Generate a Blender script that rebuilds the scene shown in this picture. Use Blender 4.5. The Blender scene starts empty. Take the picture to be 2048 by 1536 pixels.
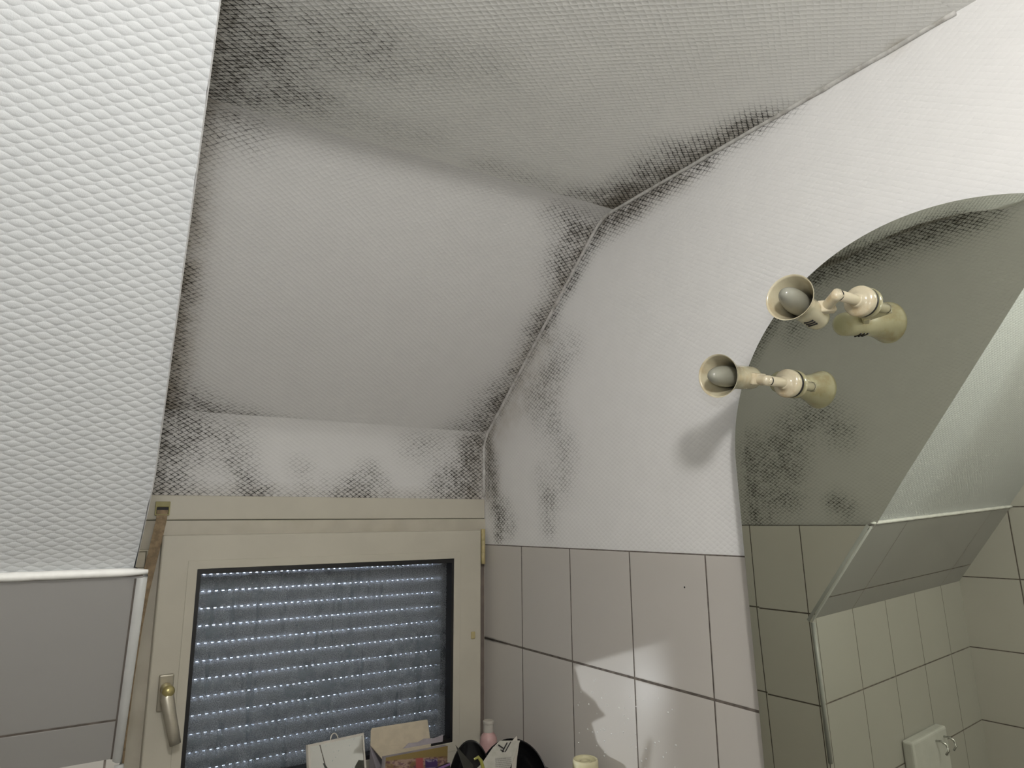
import bpy, bmesh, math, random
from mathutils import Vector, Matrix, noise
random.seed(7)
R_ = math.radians
Z0 = 1.45                      # the rooms' tile line (local z = 0) stands this high above the floor
scene = bpy.context.scene
C = scene.collection

# ------------------------------------------------------------------ camera, world, lights, exposure
CAM = Vector((-0.9761, -1.6451, 0.0608))
YAW, PITCH, ROLL, FPX = R_(33.207), R_(11.729), R_(-0.477), 1326.67
fwd = Vector((math.sin(YAW)*math.cos(PITCH), math.cos(YAW)*math.cos(PITCH), math.sin(PITCH)))
rgt0 = Vector((math.cos(YAW), -math.sin(YAW), 0)); up0 = rgt0.cross(fwd)
rgt = math.cos(ROLL)*rgt0 + math.sin(ROLL)*up0
up = -math.sin(ROLL)*rgt0 + math.cos(ROLL)*up0
cd = bpy.data.cameras.new('camera'); cam = bpy.data.objects.new('camera', cd); C.objects.link(cam)
cd.sensor_width = 36.0; cd.lens = FPX/2048*36.0; cd.clip_start = 0.02
m = Matrix((rgt, up, -fwd)).transposed().to_4x4(); m.translation = CAM + Vector((0, 0, Z0))
cam.matrix_world = m
scene.camera = cam

w = bpy.data.worlds.new('world'); scene.world = w; w.use_nodes = True
bg = w.node_tree.nodes['Background']; bg.inputs[0].default_value = (0.72, 0.80, 1.0, 1); bg.inputs[1].default_value = 8.0

scene.view_settings.view_transform = 'Standard'; scene.view_settings.look = 'None'
scene.view_settings.gamma = 1.0; scene.view_settings.exposure = -0.2
scene.view_settings.use_curve_mapping = False

def lamp(name, kind, loc, energy, color, aim=None, **kw):
    d = bpy.data.lights.new(name, kind); d.energy = energy; d.color = color
    for k, v in kw.items(): setattr(d, k, v)
    o = bpy.data.objects.new(name, d); C.objects.link(o)
    o.location = Vector(loc) + Vector((0, 0, Z0))
    if aim is not None:
        o.rotation_euler = (Vector(aim)-Vector(loc)).to_track_quat('-Z', 'Y').to_euler()
    return o
flash = CAM + up*0.085 - rgt*0.004
lamp('camera_flash', 'SPOT', flash, 4.8, (0.93, 0.97, 1.0), aim=flash+fwd, shadow_soft_size=0.012, spot_size=R_(104), spot_blend=0.35)
lamp('ceiling_lamp', 'POINT', (-0.98, -1.96, 0.66), 33.0, (1.0, 0.976, 0.945), shadow_soft_size=0.062)

# added masked spot lamp for the flash bounce off the little shaving mirror on the shelf: a small patch of light on the right wall tiles
def bounce():
    L = Vector((-.455, -.275, -.375)); o = lamp('added_mirror_bounce', 'SPOT', L, 4.0, (.93, .97, 1.0), aim=(0, -.545, -.33), shadow_soft_size=0.004, spot_size=R_(70), spot_blend=.1)
    d = o.data; d.use_nodes = True; t = d.node_tree; N = t.nodes; em = N['Emission']
    g = N.new('ShaderNodeNewGeometry'); sp = N.new('ShaderNodeSeparateXYZ'); t.links.new(g.outputs['Incoming'], sp.inputs[0])
    def M_(op, a, b, c=None):
        x = N.new('ShaderNodeMath'); x.operation = op
        for i, v in enumerate((a, b, c)):
            if v is None: continue
            if isinstance(v, (int, float)): x.inputs[i].default_value = v
            else: t.links.new(v, x.inputs[i])
        return x.outputs[0]
    def S_(v, lo, hi, a=0.0, b=1.0):
        x = N.new('ShaderNodeMapRange'); x.interpolation_type = 'SMOOTHSTEP'; t.links.new(v, x.inputs[0])
        for i, q in enumerate((lo, hi, a, b)): x.inputs[i+1].default_value = q
        return x.outputs[0]
    y = M_('MULTIPLY_ADD', M_('DIVIDE', sp.outputs[1], sp.outputs[0]), -L.x, L.y)
    z = M_('MULTIPLY_ADD', M_('DIVIDE', sp.outputs[2], sp.outputs[0]), -L.x, L.z)
    fc = N.new('ShaderNodeFloatCurve'); t.links.new(M_('MULTIPLY_ADD', z, 4.0, 2.0), fc.inputs['Value'])   # z -.5..-.25 -> 0..1
    cv = fc.mapping.curves[0]; P = [(.0, .60), (.28, .535), (.42, .468), (.56, .452), (.66, .500), (.70, .475), (.74, .470), (.80, .420), (.99, .398), (1, .398)]
    cv.points[0].location = (P[0][0], P[0][1]); cv.points[1].location = P[-1]
    for p_ in P[1:-1]: cv.points.new(*p_)
    for p_ in cv.points: p_.handle_type = 'VECTOR'
    fc.mapping.update()
    ny = M_('MULTIPLY', y, -1.0)
    m1 = S_(M_('SUBTRACT', ny, fc.outputs[0]), -.002, .004)
    m2 = S_(ny, .60, .72, 1.0, 0.0)
    m3 = S_(M_('MULTIPLY_ADD', ny, -.33, z), -.395, -.383, 1.0, 0.0)
    t.links.new(M_('MULTIPLY', M_('MULTIPLY', m1, m2), m3), em.inputs['Strength'])
bounce()

# ------------------------------------------------------------------ helpers
BASE = {}
def link(name, bm, mat=None, parent=None, smooth=None):
    me = bpy.data.meshes.new(name)
    if smooth is not None:
        for f in bm.faces: f.smooth = smooth
    if parent is not None:
        b = BASE[parent.name]
        bmesh.ops.translate(bm, verts=bm.verts, vec=-b)
    bm.to_mesh(me); bm.free()
    o = bpy.data.objects.new(name, me); C.objects.link(o)
    if mat is not None: me.materials.append(mat)
    if parent is not None:
        o.parent = parent; BASE[o.name] = BASE[parent.name]
    else:
        o.location.z = Z0; BASE[o.name] = Vector((0, 0, 0))
    return o
def empty(name, loc):
    o = bpy.data.objects.new(name, None); C.objects.link(o); o.empty_display_size = 0.05
    o.location = Vector(loc) + Vector((0, 0, Z0)); BASE[o.name] = Vector(loc)
    return o
def tag(o, label, cat, group=None):
    o['label'] = label; o['category'] = cat
    if group: o['group'] = group
    return o
def struct(o, label=None):
    o['kind'] = 'structure'
    if label: o['label'] = label
    return o
def bevel_mod(o, wd=0.002, seg=2, ang=40):
    b = o.modifiers.new('bevel', 'BEVEL'); b.width = wd; b.segments = seg; b.limit_method = 'ANGLE'; b.angle_limit = R_(ang)
    return o
def box(bm, lo, hi, mtx=None):
    v = [bm.verts.new((x, y, z)) for z in (lo[2], hi[2]) for y in (lo[1], hi[1]) for x in (lo[0], hi[0])]
    if mtx is not None:
        for q in v: q.co = mtx @ q.co
    for a in ((0, 2, 3, 1), (4, 5, 7, 6), (0, 1, 5, 4), (2, 6, 7, 3), (0, 4, 6, 2), (1, 3, 7, 5)):
        bm.faces.new([v[i] for i in a])
    return v
def frame_of(ax, hint=Vector((0, 0, 1))):
    z = Vector(ax).normalized()
    if abs(z.dot(hint)) > 0.98: hint = Vector((1, 0, 0))
    x = hint.cross(z).normalized(); y = z.cross(x)
    return x, y, z
def lathe(bm, origin, axis, prof, n=48, hint=Vector((0, 0, 1)), scale2=(1, 1)):
    """prof = [(distance along axis, radius)]; radius 0 closes to a point"""
    x, y, z = frame_of(axis, hint); o = Vector(origin); prev = None
    for (d, r) in prof:
        if r <= 1e-7: ring = [bm.verts.new(o+z*d)]
        else: ring = [bm.verts.new(o+z*d+(x*math.cos(2*math.pi*i/n)*scale2[0]+y*math.sin(2*math.pi*i/n)*scale2[1])*r) for i in range(n)]
        if prev is not None:
            if len(prev) == 1 and len(ring) > 1:
                for i in range(n): bm.faces.new((prev[0], ring[(i+1) % n], ring[i]))
            elif len(ring) == 1 and len(prev) > 1:
                for i in range(n): bm.faces.new((prev[i], prev[(i+1) % n], ring[0]))
            elif len(ring) > 1:
                for i in range(n): bm.faces.new((prev[i], prev[(i+1) % n], ring[(i+1) % n], ring[i]))
        prev = ring
def tube(bm, pts, r, n=12, flat=1.0, hint=Vector((0, 0, 1)), cap=True):
    rings = []; pts = [Vector(p) for p in pts]
    for i, p in enumerate(pts):
        t = (pts[min(i+1, len(pts)-1)]-pts[max(i-1, 0)]).normalized()
        x, y, z = frame_of(t, hint); rr = r[i] if isinstance(r, (list, tuple)) else r
        rings.append([bm.verts.new(p+x*math.cos(2*math.pi*k/n)*rr+y*math.sin(2*math.pi*k/n)*rr*flat) for k in range(n)])
    for a, b in zip(rings, rings[1:]):
        for k in range(n): bm.faces.new((a[k], a[(k+1) % n], b[(k+1) % n], b[k]))
    if cap: bm.faces.new(rings[0][::-1]); bm.faces.new(rings[-1])
def slab(bm, pts, nrm, t):
    """polygon pts extruded by t along -nrm"""
    a = [bm.verts.new(p) for p in pts]; b = [bm.verts.new(Vector(p)-Vector(nrm)*t) for p in pts]
    bm.faces.new(a); bm.faces.new(b[::-1]); n = len(a)
    for i in range(n): bm.faces.new((a[i], b[i], b[(i+1) % n], a[(i+1) % n]))
    bmesh.ops.recalc_face_normals(bm, faces=bm.faces)
def sheet(name, fn, nu, nv, uvfn, mat, mold=None, brown=None, parent=None, flip=False):
    """grid surface fn(s,t) with a metric UV map and two stain attributes"""
    V = []; me = bpy.data.meshes.new(name)
    for j in range(nv+1):
        for i in range(nu+1): V.append(Vector(fn(i/nu, j/nv)))
    F = []
    for j in range(nv):
        for i in range(nu):
            q = (j*(nu+1)+i, j*(nu+1)+i+1, (j+1)*(nu+1)+i+1, (j+1)*(nu+1)+i)
            F.append(q[::-1] if flip else q)
    me.from_pydata(V, [], F); me.update()
    uv = me.uv_layers.new(name='UVMap')
    for l in me.loops: uv.data[l.index].uv = uvfn(V[l.vertex_index])
    for nm, f in (('mold', mold), ('brown', brown)):
        a = me.attributes.new(nm, 'FLOAT', 'POINT')
        a.data.foreach_set('value', [0.0 if f is None else f(v) for v in V])
    for p in me.polygons: p.use_smooth = True
    me.materials.append(mat)
    o = bpy.data.objects.new(name, me); C.objects.link(o)
    if parent is None: o.location.z = Z0
    else: o.parent = parent
    return o
def capsules(lst):
    L = [(Vector(a), Vector(b), s, k) for a, b, s, k in lst]
    def f(p):
        v = 0.0
        for a, b, s, k in L:
            d = b-a; l2 = d.length_squared
            t = 0 if l2 == 0 else max(0, min(1, (p-a).dot(d)/l2))
            e = (p-a-d*t).length_squared/(s*s)
            if e < 9: v = 1-(1-v)*(1-k*math.exp(-e))
        return v
    return f

# ------------------------------------------------------------------ materials
class NT:
    def __init__(s, name):
        s.m = bpy.data.materials.new(name); s.m.use_nodes = True; s.t = s.m.node_tree
        s.b = s.t.nodes['Principled BSDF']; s.out = s.t.nodes['Material Output']
    def n(s, ty, **kw):
        x = s.t.nodes.new(ty)
        for k, v in kw.items(): setattr(x, k, v)
        return x
    def l(s, a, b): s.t.links.new(a, b)
    def set(s, sock, v):
        if isinstance(v, (int, float, tuple, list)): sock.default_value = v
        else: s.l(v, sock)
    def math(s, op, a, b=None, c=None, clamp=False):
        x = s.n('ShaderNodeMath', operation=op, use_clamp=clamp)
        for i, v in enumerate((a, b, c)):
            if v is not None: s.set(x.inputs[i], v)
        return x.outputs[0]
    def smooth(s, v, lo, hi, a=0.0, b=1.0):
        x = s.n('ShaderNodeMapRange', interpolation_type='SMOOTHSTEP')
        s.set(x.inputs[0], v)
        for i, q in enumerate((lo, hi, a, b)): x.inputs[i+1].default_value = q
        return x.outputs[0]
    def mix(s, f, a, b):
        x = s.n('ShaderNodeMix', data_type='RGBA'); s.set(x.inputs[0], f); s.set(x.inputs[6], a); s.set(x.inputs[7], b)
        return x.outputs[2]
    def noise(s, vec, scale, detail=3.0, rough=0.55):
        x = s.n('ShaderNodeTexNoise'); s.l(vec, x.inputs['Vector']); x.inputs['Scale'].default_value = scale
        x.inputs['Detail'].default_value = detail; x.inputs['Roughness'].default_value = rough
        return x.outputs['Fac']
    def p(s, **kw):
        for k, v in kw.items(): s.set(s.b.inputs[k.replace('_', ' ')], v)
        return s
    def bump(s, h, strength, dist):
        x = s.n('ShaderNodeBump'); x.inputs['Strength'].default_value = strength; x.inputs['Distance'].default_value = dist
        s.l(h, x.inputs['Height']); s.l(x.outputs[0], s.b.inputs['Normal']); return x
def c3(r, g, b): return (r, g, b, 1)
def plain(name, col, rough=0.5, var=0.06, scale=30, metallic=0.0, coat=0.0, dirt=None, dirt_amt=0.0, dirt_scale=18, spec=0.5):
    k = NT(name); co = k.n('ShaderNodeTexCoord').outputs['Object']
    f = k.noise(co, scale)
    d = tuple(x*(1-var*2) for x in col[:3])+(1,)
    cc = k.mix(k.smooth(f, .35, .65), d, col)
    if dirt is not None:
        g = k.noise(co, dirt_scale, 4.0, .65)
        cc = k.mix(k.math('MULTIPLY', k.smooth(g, .48, .72), dirt_amt), cc, dirt)
    k.p(Base_Color=cc, Roughness=rough, Metallic=metallic, Specular_IOR_Level=spec)
    if coat: k.p(Coat_Weight=coat, Coat_Roughness=.08)
    return k.m

def wallpaper(name, col, p=.0155, q=.0105, a=.0070, b=.0043, strength=.6, off=(0, 0), rot=0.0):
    k = NT(name); uv = k.n('ShaderNodeUVMap', uv_map='UVMap').outputs[0]
    wob = k.n('ShaderNodeTexNoise'); k.l(uv, wob.inputs['Vector']); wob.inputs['Scale'].default_value = 70
    vm = k.n('ShaderNodeVectorMath', operation='MULTIPLY_ADD'); k.l(wob.outputs['Color'], vm.inputs[0])
    vm.inputs[1].default_value = (.0045, .0028, 0); k.l(uv, vm.inputs[2])
    sp = k.n('ShaderNodeSeparateXYZ'); k.l(vm.outputs[0], sp.inputs[0])
    u, v = sp.outputs[0], sp.outputs[1]
    if rot:
        cr, sr = math.cos(rot), math.sin(rot)
        u2 = k.math('ADD', k.math('MULTIPLY', u, cr), k.math('MULTIPLY', v, sr))
        v = k.math('SUBTRACT', k.math('MULTIPLY', v, cr), k.math('MULTIPLY', u, sr)); u = u2
    def lat(o):
        fu = k.math('SUBTRACT', k.math('FRACT', k.math('ADD', k.math('DIVIDE', u, p), o+50)), .5)
        fv = k.math('SUBTRACT', k.math('FRACT', k.math('ADD', k.math('DIVIDE', v, q), o+50)), .5)
        x = k.math('POWER', k.math('MULTIPLY', fu, p/a), 2.0); y = k.math('POWER', k.math('MULTIPLY', fv, q/b), 2.0)
        return k.math('SQRT', k.math('ADD', x, y))
    la, lb = lat(0.0), lat(0.5)
    d = k.math('MINIMUM', la, lb)
    h = k.math('SUBTRACT', 1.0, k.math('POWER', k.math('MINIMUM', d, 1.0), 2.5))
    thread = k.n('ShaderNodeTexNoise'); k.l(uv, thread.inputs['Vector']); thread.inputs['Scale'].default_value = 900
    hh = k.math('ADD', h, k.math('MULTIPLY', thread.outputs['Fac'], .25))
    groove = k.math('MAXIMUM', k.smooth(k.math('ABSOLUTE', k.math('SUBTRACT', la, lb)), .10, .46, 1.0, 0.0), k.smooth(d, .92, 1.12))
    # stains: dark growth sitting in the grooves, a brownish film on the bumps
    at = k.n('ShaderNodeAttribute', attribute_name='mold').outputs['Fac']
    br = k.n('ShaderNodeAttribute', attribute_name='brown').outputs['Fac']
    n1 = k.noise(uv, 22, 4.0, .62); n2 = k.noise(uv, 95, 2.0, .6); n3 = k.noise(uv, 330, 1.0, .5)
    vig = k.math('MULTIPLY', k.smooth(n1, .28, .70, .62, 1.25), k.smooth(n2, .32, .66, .55, 1.25))
    mm = k.math('MULTIPLY', at, vig)
    gl = k.math('MULTIPLY', k.math('MULTIPLY', k.math('MULTIPLY', mm, 1.2), groove), k.smooth(n3, .3, .6, .55, 1.35), clamp=True)
    film = k.math('MULTIPLY', k.math('POWER', k.math('MINIMUM', mm, 1.2), 1.6), .54, clamp=True)
    base = k.mix(k.smooth(n1, .3, .7), tuple(x*.975 for x in col[:3])+(1,), col)
    base = k.mix(k.math('MULTIPLY', br, k.smooth(n1, .25, .7, .3, 1.0), clamp=True), base, c3(.36, .30, .21))
    base = k.mix(film, base, c3(.13, .115, .09))
    base = k.mix(gl, base, c3(.022, .02, .017))
    k.p(Base_Color=base, Roughness=.62, Specular_IOR_Level=.35)
    k.bump(hh, strength, .0016)
    return k.m

def tiles(name, col, tw, th, u0, v0, g=.004, gv=None, rough=.13, grout=(.17, .145, .125), bumpy=.3, stain=None):
    k = NT(name); uv = k.n('ShaderNodeUVMap', uv_map='UVMap').outputs[0]
    sp = k.n('ShaderNodeSeparateXYZ'); k.l(uv, sp.inputs[0])
    def edge(s, step, o):
        f = k.math('FRACT', k.math('ADD', k.math('DIVIDE', k.math('SUBTRACT', s, o), step), 50.5))
        return k.math('MULTIPLY', k.math('ABSOLUTE', k.math('SUBTRACT', f, .5)), step)
    du = edge(sp.outputs[0], tw, u0); dv = edge(sp.outputs[1], th, v0)
    gv = gv or g
    d = k.math('MINIMUM', k.math('DIVIDE', du, g), k.math('DIVIDE', dv, gv))
    gm = k.smooth(d, .42, .58, 1.0, 0.0)
    h = k.smooth(d, .35, .9)
    n = k.noise(uv, 6, 2.0); n2 = k.noise(uv, 60, 2.0)
    cc = k.mix(n, tuple(x*.94 for x in col[:3])+(1,), col)
    gc = k.mix(k.smooth(n2, .35, .65), grout+(1,), tuple(x*.6 for x in grout)+(1,))
    cc = k.mix(gm, cc, gc)
    if stain:
        sa = k.n('ShaderNodeAttribute', attribute_name='mold').outputs['Fac']
        cc = k.mix(k.math('MULTIPLY', sa, k.math('MAXIMUM', gm, k.smooth(d, .5, 1.5, .8, 0)), clamp=True), cc, c3(.02, .017, .014))
    k.p(Base_Color=cc, Roughness=k.math('ADD', k.math('MULTIPLY', gm, .6), rough), Specular_IOR_Level=.5)
    wav = k.math('ADD', h, k.math('MULTIPLY', n2, .02))
    k.bump(wav, bumpy, .0012)
    return k.m

PAPER = c3(.80, .80, .79)
M = {}
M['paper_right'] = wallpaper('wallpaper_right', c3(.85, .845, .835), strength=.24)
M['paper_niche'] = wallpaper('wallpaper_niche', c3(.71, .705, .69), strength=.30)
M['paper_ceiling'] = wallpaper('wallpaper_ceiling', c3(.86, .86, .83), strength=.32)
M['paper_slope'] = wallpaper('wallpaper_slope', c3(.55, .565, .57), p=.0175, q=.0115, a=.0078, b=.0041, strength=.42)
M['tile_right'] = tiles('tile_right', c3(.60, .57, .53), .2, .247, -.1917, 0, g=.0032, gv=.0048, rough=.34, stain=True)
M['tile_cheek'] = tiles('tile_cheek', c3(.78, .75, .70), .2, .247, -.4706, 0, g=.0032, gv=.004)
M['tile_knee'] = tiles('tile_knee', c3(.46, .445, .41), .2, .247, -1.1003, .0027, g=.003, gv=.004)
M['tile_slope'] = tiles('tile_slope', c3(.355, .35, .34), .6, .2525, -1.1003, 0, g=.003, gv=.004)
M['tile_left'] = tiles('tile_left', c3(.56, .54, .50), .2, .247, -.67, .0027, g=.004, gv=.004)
M['white_plaster'] = plain('white_plaster', c3(.80, .80, .77), .6, .05, 40)
M['joint'] = plain('brown_joint', c3(.20, .165, .14), .8, .1)
M['grout'] = plain('grout', c3(.15, .13, .115), .8, .1)
M['caulk'] = plain('caulk', c3(.66, .65, .62), .5, .12, 60, dirt=c3(.2, .17, .13), dirt_amt=.6, dirt_scale=26)
M['trim_white'] = plain('trim_white', c3(.42, .425, .41), .3, .03)
M['pvc'] = plain('cream_pvc', c3(.56, .53, .44), .35, .03, 8)
M['pvc_dirty'] = plain('cream_pvc_aged', c3(.54, .505, .415), .38, .05, 12, dirt=c3(.35, .3, .2), dirt_amt=.25, dirt_scale=9)
M['rubber'] = plain('black_rubber', c3(.008, .008, .009), .5, .05)
M['black'] = plain('black_gloss', c3(.006, .006, .007), .2, .03)
M['slat'] = plain('grey_slat', c3(.27, .28, .31), .5, .06, 14)
M['rail'] = plain('dark_rail', c3(.03, .035, .035), .6, .06)
M['strap'] = plain('tan_strap', c3(.34, .25, .15), .8, .18, 90, dirt=c3(.16, .11, .06), dirt_amt=.5, dirt_scale=30)
M['strap_guide'] = plain('olive_plastic', c3(.34, .31, .13), .5, .08)
M['handle'] = plain('champagne_metal', c3(.46, .43, .35), .32, .05, 40, metallic=.55)
M['handle_neck'] = plain('brassy_metal', c3(.52, .45, .20), .3, .05, 40, metallic=.6)
M['hinge'] = plain('yellowed_plastic', c3(.55, .47, .24), .4, .1, 60, dirt=c3(.3, .22, .08), dirt_amt=.5, dirt_scale=60)
M['ivory'] = plain('ivory_enamel', c3(.68, .625, .455), .22, .04, 30, coat=.4, dirt=c3(.45, .32, .16), dirt_amt=.55, dirt_scale=22)
M['ivory_clean'] = plain('ivory_plastic', c3(.67, .60, .44), .2, .03, 30, coat=.5, dirt=c3(.48, .34, .17), dirt_amt=.6, dirt_scale=30)
M['bulb'] = plain('frosted_bulb', c3(.33, .33, .275), .25, .04, 20, coat=.3)
M['dark'] = plain('dark_gap', c3(.012, .011, .014), .6, .05)
M['carton'] = plain('cream_carton', c3(.56, .49, .37), .7, .05, 50)
M['carton_out'] = plain('grey_carton', c3(.34, .31, .33), .7, .1, 30)
M['pink'] = plain('pink_plastic', c3(.60, .38, .36), .4, .05, 30)
M['cap'] = plain('white_cap', c3(.55, .52, .46), .4, .05, 30)
M['canister'] = plain('cream_plastic', c3(.60, .56, .36), .45, .06, 30)
M['steel'] = plain('dull_chrome', c3(.55, .55, .53), .25, .04, 40, metallic=1.0)
M['hook_plate'] = plain('white_ceramic', c3(.62, .62, .58), .25, .03, 20)
M['floor'] = tiles('tile_floor', c3(.48, .46, .43), .3, .3, 0, 0)
M['green'] = plain('yellow_plastic', c3(.26, .25, .05), .4, .05)
def mirror_mat(name, col, rough=0.0):
    k = NT(name); k.p(Base_Color=col, Metallic=1.0, Roughness=rough); return k.m
M['mirror'] = mirror_mat('mirror_silver', c3(.74, .765, .665))
M['mirror_edge'] = plain('mirror_edge', c3(.10, .13, .16), .2, .03)
M['mirror_small'] = mirror_mat('mirror_small', c3(.78, .80, .76), .01)

def pane_material():
    k = NT('wet_glass'); t = k.t; t.nodes.remove(k.b)
    co = k.n('ShaderNodeTexCoord').outputs['Object']
    mp = k.n('ShaderNodeMapping'); mp.inputs['Scale'].default_value = (1, 1, 1); k.l(co, mp.inputs[0]); v = mp.outputs[0]
    vor = k.n('ShaderNodeTexVoronoi'); k.l(v, vor.inputs['Vector']); vor.inputs['Scale'].default_value = 240
    vor2 = k.n('ShaderNodeTexVoronoi'); k.l(v, vor2.inputs['Vector']); vor2.inputs['Scale'].default_value = 110
    big = k.noise(v, 5, 3.0, .6); mid = k.noise(v, 26, 3.0, .6)
    # vertical runs of water: noise stretched along z
    mr = k.n('ShaderNodeMapping'); mr.inputs['Scale'].default_value = (1, 1, .16); k.l(co, mr.inputs[0])
    runs = k.noise(mr.outputs[0], 34, 3.0, .6)
    wet = k.smooth(k.math('ADD', k.math('MULTIPLY', big, .8), k.math('MULTIPLY', mid, .5)), .45, .75)
    drop = k.math('MULTIPLY', k.smooth(vor.outputs['Distance'], .15, .5, 1.0, 0.0), wet)
    drop2 = k.math('MULTIPLY', k.smooth(vor2.outputs['Distance'], .1, .34, 1.0, 0.0), k.smooth(mid, .5, .62))
    h = k.math('ADD', drop, k.math('MULTIPLY', drop2, 1.6))
    bp = k.n('ShaderNodeBump'); bp.inputs['Strength'].default_value = .9; bp.inputs['Distance'].default_value = .0015; k.l(h, bp.inputs['Height'])
    tr = k.n('ShaderNodeBsdfTransparent'); tr.inputs[0].default_value = c3(.88, .92, .93)
    rf = k.n('ShaderNodeBsdfRefraction'); rf.inputs['IOR'].default_value = 1.2; rf.inputs['Roughness'].default_value = .2; k.l(bp.outputs[0], rf.inputs['Normal'])
    gl = k.n('ShaderNodeBsdfGlossy'); gl.inputs['Roughness'].default_value = .06; k.l(bp.outputs[0], gl.inputs['Normal'])
    fog = k.n('ShaderNodeBsdfDiffuse'); fog.inputs[0].default_value = c3(.50, .51, .53)
    tl = k.n('ShaderNodeBsdfTranslucent'); tl.inputs[0].default_value = c3(.8, .86, .95)
    def mixs(f, a, b):
        x = k.n('ShaderNodeMixShader'); k.set(x.inputs[0], f); k.l(a, x.inputs[1]); k.l(b, x.inputs[2]); return x.outputs[0]
    haze = k.n('ShaderNodeBsdfRefraction'); haze.inputs['IOR'].default_value = 1.3; haze.inputs['Roughness'].default_value = .60
    dry = k.smooth(runs, .56, .68, 1.0, .30)
    grain = k.smooth(k.noise(v, 420, 2.0, .7), .36, .64, .25, 1.6)
    s = mixs(k.math('MULTIPLY', k.math('MAXIMUM', drop, drop2), .6, clamp=True), tr.outputs[0], rf.outputs[0])
    s = mixs(k.math('MULTIPLY', k.math('MULTIPLY', dry, grain), k.smooth(wet, 0, 1, .08, .38), clamp=True), s, haze.outputs[0])
    fogf = k.math('MULTIPLY', k.math('MULTIPLY', dry, grain), k.smooth(wet, 0, 1, .12, .24), clamp=True)
    s = mixs(fogf, s, mixs(.5, fog.outputs[0], tl.outputs[0]))
    fr = k.n('ShaderNodeFresnel'); fr.inputs[0].default_value = 1.45
    s = mixs(k.math('ADD', k.math('MULTIPLY', fr.outputs[0], .7), k.math('MULTIPLY', drop, .05)), s, gl.outputs[0])
    k.l(s, k.out.inputs[0]); return k.m
M['pane'] = pane_material()

# ------------------------------------------------------------------ room shell
ZC = .765                                    # ceiling above the tile line
def xck(z): return -.895-.033*z              # the niche's left cheek leans a little
def yslope(z): return -.6795-.766*z          # main roof slope
KY, KZ = -.479, -.271                        # foot of the slope on the knee wall
XL, YR = -1.854, -3.0                        # left wall, wall behind the camera
def niche_profile(shift=0.0):
    P = [(0.0, .118), (0.0, .16), (0.0, .20), (0.0, .24), (0.0, .272), (-.006, .29), (-.022, .311)]
    for i in range(1, 30): P.append((-.022-.017*i, .311+.856*.017*i))
    y, z = P[-1]
    P += [(y-.014, z+.0105), (y-.03, z+.0195), (y-.05, z+.025), (y-.075, z+.027)]
    zz = P[-1][1]; out = []
    for (y, z) in P:
        k = min(1.0, max(0.0, (z-.3)/.4)); out.append((y+shift*k, z+(ZC-zz)*k))
    y = out[-1][0]
    while y > -1.30: y -= .02; out.append((y, ZC))
    return out
PR = niche_profile()
def ztop(y):
    if y >= -1e-6: return PR[5][1]
    for (a, b), (c_, d) in zip(PR[4:], PR[5:]):
        if c_ <= y <= a: return b+(d-b)*((y-a)/(c_-a) if c_ != a else 0)
    return ZC

RW_MOLD = capsules([
    ((.003, -.55, .745), (.003, -.86, .762), .028, .95), ((.003, -.86, .765), (.003, -1.06, .766), .018, .55),
    ((.003, -.56, .742), (.003, -.66, .755), .035, .8),
    ((.003, -.53, .735), (.003, -.42, .645), .026, .75), ((.003, -.42, .645), (.003, -.30, .545), .022, .6), ((.003, -.30, .55), (.003, -.05, .335), .02, .5),
    ((.003, -.02, .30), (.003, -.03, .16), .028, .75), ((.003, -.05, .22), (.003, -.055, .10), .03, .55),
    ((.003, -.075, .085), (.003, -.078, .028), .024, 1.0), ((.003, -.10, .10), (.003, -.13, .05), .035, .5),
    ((.003, -.308, .11), (.003, -.308, .05), .035, .42), ((.003, -.278, .17), (.003, -.30, .13), .04, .26),
    ((.003, -.365, .254), (.003, -.33, .33), .05, .3), ((.003, -.38, .20), (.003, -.36, .15), .05, .3),
    ((.003, -.413, .47), (.003, -.38, .45), .05, .3), ((.003, -.308, .414), (.003, -.27, .38), .05, .38),
    ((.003, -.334, .54), (.003, -.34, .42), .05, .28), ((.003, -.22, .40), (.003, -.30, .30), .06, .22)])
RW_BROWN = capsules([((.003, -.01, .31), (.003, -.03, .15), .05, .55), ((.003, -.05, .33), (.003, -.30, .53), .05, .35),
    ((.003, -.55, .74), (.003, -.80, .755), .03, .35), ((.003, -.10, .33), (.003, -.30, .40), .07, .25), ((.003, -1.224, .766), (.003, -1.235, .766), .012, .5)])
ys = [0, -.0001]+[-.012*i for i in range(1, 110)]+[-1.35-.1*i for i in range(17)]
def rw(s, t):
    i = round(s*(len(ys)-1)); y = max(ys[i], YR); zt = ztop(y)+.012
    return (.003, y, -.002+(zt+.002)*t)
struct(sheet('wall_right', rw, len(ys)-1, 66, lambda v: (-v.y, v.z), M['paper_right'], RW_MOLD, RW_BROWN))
def plane(name, fn, nu, nv, uvfn, mat, **k): return struct(sheet(name, fn, nu, nv, uvfn, mat, **k))
def rtile_mold(): pass
RT = capsules([((0, -.008, -.246), (0, -.05, -.247), .012, 1.0), ((0, -.05, -.247), (0, -.11, -.247), .008, .6)])
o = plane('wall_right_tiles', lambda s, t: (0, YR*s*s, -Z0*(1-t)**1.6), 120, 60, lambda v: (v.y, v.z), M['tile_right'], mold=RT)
so = o.modifiers.new('solid', 'SOLIDIFY'); so.thickness = .012; so.offset = -1

bm = bmesh.new(); lathe(bm, (0, -.738, -.062), (-1, 0, 0), [(.0003, .0018), (.0006, .0014), (.0006, 0)], 12); bm2 = link('nail_hole', bm, M['dark']); bm2.parent = o; bm2.location.z = 0
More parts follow.
